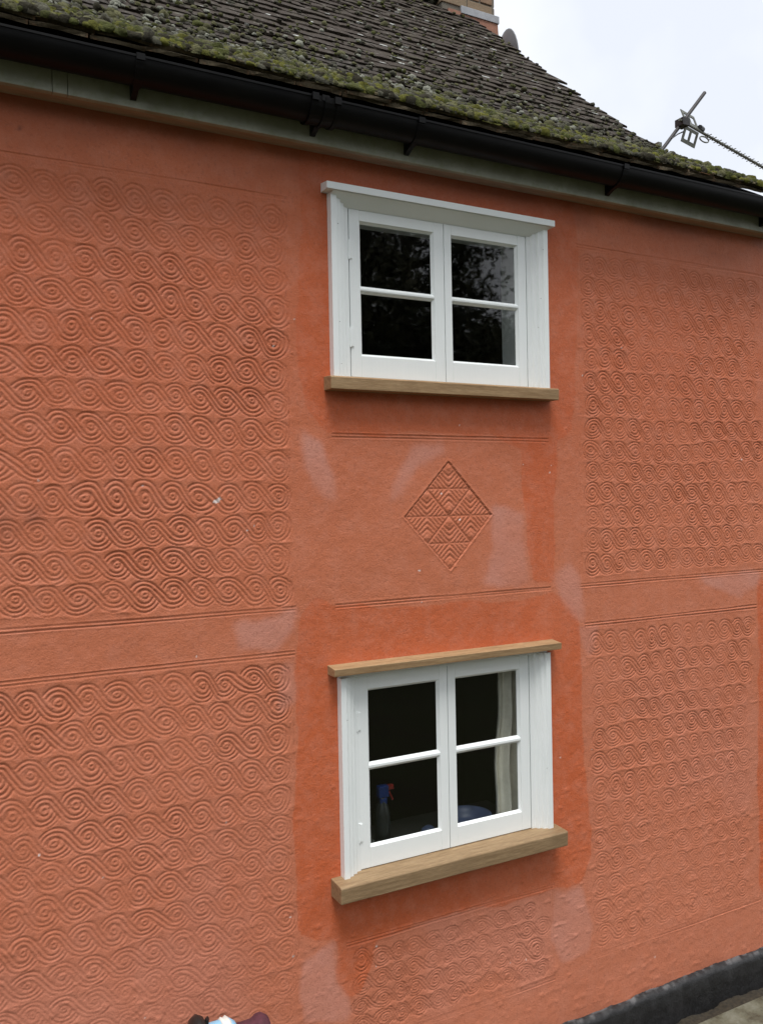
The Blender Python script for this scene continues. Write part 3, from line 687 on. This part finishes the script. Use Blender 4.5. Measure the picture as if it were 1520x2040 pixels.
cc = np.array((.048, .043, .021))*(1-tn)+np.array((.135, .138, .018))*tn; cc = cc*(1-.5*t2)+np.array((.085, .082, .045))*.5*t2
cc = cc*(.55+.42*cush[..., None]); cc = np.concatenate([cc, np.ones(cc.shape[:2]+(1,))], -1).reshape(-1, 4)
used, inv = np.unique(CF, return_inverse=True)
o = npmesh('moss_carpet', CV[used], inv.reshape(-1, 4), MOSS, roof); attr(o, 'mcol', cc[used], 'FLOAT_COLOR'); tag(o, 'yellow green moss carpet along the eaves', kind='stuff')
for _ in range(800):
    xx = rm.uniform(-.3, 3.62); s = rm.uniform(.05, .7); r = rm.uniform(.006, .014)
    add_moss(xx, s, r, r*rm.uniform(.4, .8), pick([GRN, DARK, LIME, (.10, .10, .02)]))
for _ in range(900):                                         # thin crust along the bottom edge
    xx = rm.uniform(-.3, 3.62); r = rm.uniform(.006, .013); add_moss(xx, rm.uniform(-.002, .06), r, r*.5, pick([LIME, (.15, .125, .08), (.12, .10, .06), DARK]))
for _ in range(220):                                         # ridge and verge growth
    xx = rm.uniform(1.5, 3.55); r = rm.uniform(.012, .03); add_moss(xx, SL+rm.uniform(-.06, .05), r, r*.9, pick([DARK, GRN, GREY, (.06, .06, .03)]))
o = npmesh('moss', np.concatenate(MV), np.concatenate(MF), MOSS, roof); attr(o, 'mcol', np.concatenate(MC), 'FLOAT_COLOR'); tag(o, 'green and grey moss cushions on the tiles', kind='stuff')
# pale lichen flakes lying on tile tails
LICH = simple('lichen', (.40, .41, .385), .95, 0, .25, 120)
lm = MB()
for _ in range(330):
    k = rm.randint(2, nc-1); xx = rm.uniform(.1, 3.5)
    if rm.rand() > .35+.65*(float(fbm(np.array([xx*1.7]), np.array([k*.17]), 39, 3)[0])*.9+.4): continue
    p_ = RP(k*GA+rm.uniform(.002, .014)); n_ = RN(k*GA); t_ = Vector((0, n_.z, -n_.y)); a, b = rm.uniform(.008, .035), rm.uniform(.004, .009); c_ = Vector((xx, p_.y, p_.z-RZ))+n_*.0375
    ring = [c_+Vector((1, 0, 0))*a*math.cos(q)*rm.uniform(.8, 1.2)+t_*b*math.sin(q)*rm.uniform(.7, 1.3) for q in np.linspace(0, 6.28, 8)[:-1]]
    lm.add([q-n_*.008 for q in ring]+ring, [tuple(range(7, 14))]+[(q, (q+1) % 7, 7+(q+1) % 7, 7+q) for q in range(7)])
tag(lm.build('lichen', LICH, roof), kind='stuff')

# ------------------------------------------------------------------ chimney at the gable end
ch = empty('chimney', (3.60, 2.38, 5.6), cot); CX0, CX1, CY0, CY1 = 3.345, 3.812, 2.38, 2.86
def chb(mb, name, mat, **k):
    mb.v = [(a-3.60, b-2.38, c-5.6) for a, b, c in mb.v]; return mb.build(name, mat, ch, **k)
chb(MB().box(CX0+.008, CX1-.008, CY0+.008, CY1-.008, 5.4, 6.95), 'mortar_core', MORTAR)
chb(MB().add([(CX0+.05, CY0-.012, 5.93), (CX1+.012, CY0-.012, 5.93), (CX1+.012, CY1, 5.93), (CX0+.05, CY1, 5.93), (CX0+.05, CY0-.02, 5.2), (CX1+.06, CY0-.02, 5.2), (CX1+.06, CY1, 5.2), (CX0+.05, CY1, 5.2)],
             [(0,1,2,3), (4,7,6,5), (0,4,5,1), (1,5,6,2), (2,6,7,3), (3,7,4,0)]), 'rendered_base', PINKBASE)
chb(MB().prism([(CX0+.155, CY0-.004), (CX0+.155, CY0-.020), (CX1+.022, CY0-.020), (CX1+.022, CY1), (CX1+.012, CY1), (CX1+.012, CY0-.004)], 'z', 5.918, 5.972), 'lead_flashing', LEAD, bevel=.002)
bm_ = []
for ln in (.215, .1025):
    me = MB().box(0, ln, 0, .10, 0, .065).mesh('brick', bevel=.004); me.materials.append(BRICK); bm_.append(me)
z = 5.975; k = 0
while z < 6.9:
    for face in range(3):                                    # front, left side, right side
        t = 0; first = True
        while t < .48:
            hf = (k % 2 == 1) and first; ln = .1025 if hf else .215
            if t+ln > .495: hf = True; ln = .1025
            if t+ln > .50: break
            o = bpy.data.objects.new('brick', bm_[1 if hf else 0]); link(o, ch)
            j = random.uniform(-.003, .003)
            if face == 0: loc = (CX0+t, CY0+j, z); rz = 0
            elif face == 1: loc = (CX0+j, CY0+t+ln+.012, z); rz = -math.pi/2
            else: loc = (CX1+j, CY0+t+.012, z); rz = math.pi/2
            o.location = (loc[0]-3.60, loc[1]-2.38, loc[2]-5.6); o.rotation_euler = (0, 0, rz)
            t += ln+.010; first = False
    z += .075; k += 1

# ------------------------------------------------------------------ satellite dish and aerial behind the verge
ds = empty('satellite_dish', (3.85, 2.30, 5.42)); tag(ds, 'small grey satellite dish seen edge on beside the brick chimney', 'satellite dish')
dp = [(0, .045), (.06, .042), (.12, .032), (.18, .014), (.215, .0), (.221, -.003), (.216, -.008), (.18, .006), (.12, .024), (.06, .034), (0, .037)]
o = MB().lathe(dp, (0, 0, 0), 28).build('reflector', DISHM, ds, smooth=True)
o.rotation_euler = Vector((-.97, .28, -.10)).to_track_quat('Z', 'Y').to_euler(); o.location = (0, 0, .19)
MB().tube([(-.045, .01, .19), (-.05, .07, .15), (-.05, .12, .15)], .014, 8).build('arm', DARKMETAL, ds)
MB().tube([(0.02, 0, -.09), (.22, -.07, -.05)], .009, 6).box(.2, .26, -.09, -.05, -.07, -.03).build('feed_arm', BLACKP, ds)
ae = empty('television_aerial', (3.665, 1.0, 4.10)); tag(ae, 'television aerial with long thin boom on a leaning mast beyond the roof edge', 'aerial')
def AE(mb, name, mat, par=ae, **k):
    mb.v = [(a-3.665, b-1.0, c-4.10) for a, b, c in mb.v]; return mb.build(name, mat, par, **k)
mdir = (Vector((4.41, 1.0, 4.95))-Vector((4.0, 1.0, 4.49))).normalized()
AE(MB().tube([Vector((4.41, 1, 4.95))-mdir*1.12, (4.41, 1, 4.95)], .0115, 10), 'mast', DARKMETAL)
AE(MB().box(3.66, 3.69, .93, 1.07, 4.02, 4.22).box(3.66, 3.72, .985, 1.015, 4.09, 4.15), 'wall_bracket', METAL)
bd = Vector((.969, .245, 0)); bs = Vector((4.195, 1.0, 4.712)); side = Vector((-.245, .969, 0)); upv = Vector((0, 0, 1))
bs = bs+Vector((0, -.026, 0))
AE(MB().tube([bs-bd*.06, bs+bd*1.25], .0085, 8), 'boom', METAL)
AE(MB().box(4.165, 4.225, .955, 1.02, 4.69, 4.735), 'clamp', DARKMETAL)
# slotted reflector plates above and below the boom, opening towards the back
def plate(n_off, tilt):
    b = MB(); o_ = bs+bd*.02; e1 = bd; e2 = (upv*tilt+side*.35).normalized()
    def strip(a0, a1, b0, b1):
        th = e1.cross(e2)*.0025; c4 = [o_+e1*a0+e2*b0, o_+e1*a1+e2*b0, o_+e1*a1+e2*b1, o_+e1*a0+e2*b1]
        b.add([q-th for q in c4]+[q+th for q in c4], [(0,3,2,1),(4,5,6,7),(0,1,5,4),(1,2,6,5),(2,3,7,6),(3,0,4,7)])
    w1, h0, h1 = .17, .012, .105
    strip(0, w1, h0, h0+.018); strip(0, w1, h1-.022, h1)
    for a in (0, .07, w1-.022): strip(a, a+.022, h0+.018, h1-.022)
    return b
for tl in (1, -1): AE(plate(0, tl), 'reflector_plate', METAL)
lp = []
for q in range(17):
    a = math.pi*2*q/16; lp.append(bs+bd*(.235+.02*math.sin(a))+side*(-.01)+bd*(.055*math.cos(a))+upv*(-.045+.018*math.sin(a)))
AE(MB().tube(lp, .0045, 6, cap=False), 'dipole', METAL)
jb = bs+bd*.215+upv*.02; AE(MB().tube([jb-bd*.022, jb+bd*.022], [.02, .017], 8), 'junction_box', BLACKP)
for q in range(16):
    c_ = bs+bd*(  .30+.068*q); e_ = (side*.55+upv*.55).normalized()
    AE(MB().tube([c_-side*.028, c_+side*.028], .003, 5).tube([c_-upv*.012, c_+upv*.012], .007, 5), 'director', METAL)
AE(MB().box(3.985, 4.015, .985, 1.03, 4.47, 4.56).box(4.0, 4.17, 1.0, 1.006, 4.475, 4.492).box(4.0, 4.17, 1.0, 1.006, 4.425, 4.438).box(4.045, 4.065, 1.0, 1.006, 4.438, 4.475).box(4.12, 4.14, 1.0, 1.006, 4.438, 4.475), 'lower_bracket', METAL)
AE(MB().tube([(4.10, .985, 4.60), (4.15, .985, 4.635), (4.20, .985, 4.66)], .004, 6), 'cable', BLACKP)

# ------------------------------------------------------------------ things inside the lower window
cu = MB(); pts = []
for i in range(40):
    t = i/39; pts.append((2.085+.125*t, .112+.022*math.sin(t*15)+.01*math.sin(t*33)))
v = []; f = []
for j in range(12):
    zz = 1.034+.72*j/11; sq = 1-.10*math.sin(j*.9)*.3-(.25*(1-j/11))
    for (a, b) in pts: v.append((2.205+(a-2.205)*(1-.35*(j/11)**2)+.006*math.sin(j*1.1), b, zz))
for j in range(11):
    for i in range(39): f.append((j*40+i, j*40+i+1, (j+1)*40+i+1, (j+1)*40+i))
o = cu.add(v, f).build('curtain', CURTAIN, smooth=True, fix=False); tag(o, 'cream curtain hanging at the right inside the lower window', 'curtain')
o.modifiers.new('thick', 'SOLIDIFY').thickness = .003
# inner window board the small things stand on
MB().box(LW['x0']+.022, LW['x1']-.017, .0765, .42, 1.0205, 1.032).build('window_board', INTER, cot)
BZ = 1.032
sp_ = empty('spray_bottle', (1.56, .15, BZ)); tag(sp_, 'blue trigger spray bottle with red nozzle inside the lower left pane', 'spray bottle')
MB().lathe([(0, 0), (.030, 0), (.032, .01), (.032, .15), (.024, .185), (.013, .20), (.013, .215), (0, .215)], (0, 0, 0), 16).build('bottle', simple('clear_plastic', (.012, .013, .014), .3), sp_, smooth=True)
MB().box(-.018, .026, -.014, .014, .216, .262).box(-.012, .018, -.013, .013, .180, .2155).build('spray_head', SPRAYB, sp_, bevel=.004)
MB().box(.0262, .050, -.009, .009, .242, .260).prism([(.026, .238), (.034, .238), (.05, .20), (.044, .197)], 'y', -.006, .006).build('trigger', RED, sp_, bevel=.002)
bo = MB().lathe([(0, 0), (.06, 0), (.088, .032), (.098, .058), (.102, .058), (.100, .052), (.091, .030), (.062, .006), (0, .006)], (0, 0, 0), 28).build('bowl', BOWLB, smooth=True, loc=(1.985, .19, BZ-.0)); tag(bo, 'pale blue plastic bowl inside the lower right pane', 'bowl')
v = []; f = []
for j in range(12):
    for i in range(14):
        a, b = i/13-.5, j/11-.5; hh = .045*math.exp(-((a/.33)**2+(b/.33)**2))*(1+.35*math.sin(a*17+b*9))+.002
        v.append((a*.19+.008*math.sin(b*11), b*.12+.008*math.sin(a*13), hh))
for j in range(11):
    for i in range(13): f.append((j*14+i, j*14+i+1, (j+1)*14+i+1, (j+1)*14+i))
o = MB().add(v, f).build('folded_cloth', CLOTH, smooth=True, fix=False, loc=(1.485, .12+.085, BZ)); tag(o, 'crumpled grey cloth inside the lower left pane', 'cloth')
o.location = (1.49, .30, BZ)
o = MB().lathe([(0, 0), (.032, 0), (.035, .03), (.028, .055), (.014, .066), (0, .068)], (0, 0, 0), 16).build('lidded_tub', BOWLB, smooth=True, loc=(1.765, .14, BZ)); tag(o, 'small blue lidded tub at the bottom right of the lower left pane', 'tub')

# ------------------------------------------------------------------ table with odds and ends at the foot of the wall (tops just enter the picture)
tb = empty('garden_table', (.75, -.30, 0)); tag(tb, 'weathered slatted timber table standing against the wall at the lower left', 'table')
TZ = .720
for i in range(3): MB().box(-.17, .17, -.125+.082*i, -.125+.082*i+.074, TZ-.022, TZ).build('slat', TIMBER, tb, bevel=.003)
for sx in (-1, 1):
    for sy in (-1, 1): MB().box(sx*.14-.022, sx*.14+.022, sy*.09-.022, sy*.09+.022, 0, TZ-.0225).build('leg', TIMBER, tb, bevel=.003)
MB().box(-.117, .117, -.100, -.080, TZ-.09, TZ-.0225).box(-.117, .117, .08, .10, TZ-.09, TZ-.0225).build('rail', TIMBER, tb)
bt = empty('plastic_bottle', (.72, -.30, TZ)); tag(bt, 'pale blue bottle with rounded black cap lying at the bottom edge', 'bottle')
def lay(prof, x0, zc, seg=18):                               # lathe lying along x
    mb = MB().lathe(prof, (0, 0, 0), seg); mb.v = [(x0+c, a, zc+b) for a, b, c in mb.v]; return mb
lay([(0, 0), (.056, .0), (.062, .006), (.062, .075), (.05, .09), (0, .09)], -.005, .062).build('body', BLUEP, bt, smooth=True)
lay([(0, 0), (.05, .004), (.072, .016), (.080, .032), (.072, .048), (.055, .052), (0, .052)], -.060, .080).build('cap', BLACKP, bt, smooth=True)
MB().prism([(-.022, .10), (-.004, .10), (.002, .152), (-.006, .146)], 'y', -.008, .008).build('spout', BLACKP, bt)
rl = empty('rolled_cloth', (.845, -.30, TZ)); tag(rl, 'dark maroon cloth roll with a white end at the bottom edge', 'cloth')
lay([(0, 0), (.03, .0), (.045, .006), (.045, .07), (.048, .075), (.055, .088), (.055, .104), (.045, .118), (0, .122)], -.055, .055).build('roll', MAROON, rl, smooth=True)
lay([(0, 0), (.058, .0), (.065, .006), (.061, .012), (.066, .02), (.058, .030), (0, .030)], -.085, .066, 11).build('white_end', WHITEP, rl, smooth=True)

# ------------------------------------------------------------------ trees across the yard, mirrored in the upper panes
BARK = simple('bark', (.06, .045, .032), .95, 0, .3, 12, .6)
m = Mat('leaves'); oi = m.node('ShaderNodeObjectInfo'); n = m.noise(1.5, 3); m.col(m.ramp(n, [(.3, (.035, .045, .018)), (.7, (.09, .085, .03))])).set(.7); LEAF = m.m
def tree(x, y, h, rad, seed, label):
    r = random.Random(seed); t = empty('tree', (x, y, 0)); tag(t, label, 'tree', 'trees across the yard mirrored in the glass')
    tk = MB(); tk.tube([(0, 0, -.1), (.05, .03, h*.25), (-.05, .08, h*.55), (.04, 0, h*.9)], [.24, .19, .11, .03], 8); tips = []
    for i in range(44):
        z0 = h*r.uniform(.12, .85); a = r.uniform(0, 6.28); ln = rad*r.uniform(.5, 1)*(1.15-z0/h*.6); e = Vector((math.cos(a)*ln, math.sin(a)*ln, z0+ln*r.uniform(.1, .6)))
        mid = Vector((e.x*.5, e.y*.5, z0+(e.z-z0)*.35)); tk.tube([(0, 0, z0), mid, e], [.06, .04, .012], 5); tips += [mid, e, (mid+e)/2]
    tk.build('trunk', BARK, t)
    V = []; F = []
    rs_ = np.random.RandomState(seed)
    for c_ in tips:
        nl = 230; cr_ = rs_.uniform(.5, .95); pos = np.array(c_)+rs_.normal(0, cr_*.5, (nl, 3))
        a = rs_.normal(0, 1, (nl, 3)); a /= np.linalg.norm(a, axis=1)[:, None]; b = rs_.normal(0, 1, (nl, 3)); b -= a*(a*b).sum(1)[:, None]; b /= np.linalg.norm(b, axis=1)[:, None]
        s = rs_.uniform(.05, .10, (nl, 1)); q = np.stack([pos-a*s, pos-b*s*.45, pos+a*s, pos+b*s*.45], 1)
        V.append(q.reshape(-1, 3))
    V = np.concatenate(V); npmesh('crown', V, np.arange(len(V)).reshape(-1, 4), LEAF, t, smooth=False)
tree(5.6, -11.5, 10.5, 3.0, 21, 'dark leafy tree mirrored in the left panes of the upper window')
tree(8.9, -12.5, 11.5, 2.6, 22, 'tall leafy tree mirrored in the upper window beside the patch of sky')
tree(12.2, -15.5, 8.0, 2.8, 23, 'lower leafy tree mirrored in the lower right pane of the upper window')

# unseen mass of foliage, added to block low sky and favour top light
rw = np.random.RandomState(77); V = []
for c_ in range(900):
    cx_ = rw.uniform(-16, 5.0); cy_ = -12.5-abs(rw.normal(0, 1.6)); top = 6.6+1.4*float(fbm(np.array([cx_*.35]), np.array([0.0]), 51, 3)[0]); cz_ = rw.uniform(.4, 1)**.8*top
    nl = 42; pos = np.array([cx_, cy_, cz_])+rw.normal(0, .42, (nl, 3)); a = rw.normal(0, 1, (nl, 3)); a /= np.linalg.norm(a, axis=1)[:, None]
    b = rw.normal(0, 1, (nl, 3)); b -= a*(a*b).sum(1)[:, None]; b /= np.linalg.norm(b, axis=1)[:, None]; sz = rw.uniform(.10, .2, (nl, 1))
    V.append(np.stack([pos-a*sz, pos-b*sz*.5, pos+a*sz, pos+b*sz*.5], 1).reshape(-1, 3))
V = np.concatenate(V); V[:, 2] = np.maximum(V[:, 2], .02)
tag(npmesh('added_wood', V, np.arange(len(V)).reshape(-1, 4), LEAF, smooth=False), 'unseen mass of dark foliage added across the yard to block low sky', kind='stuff')
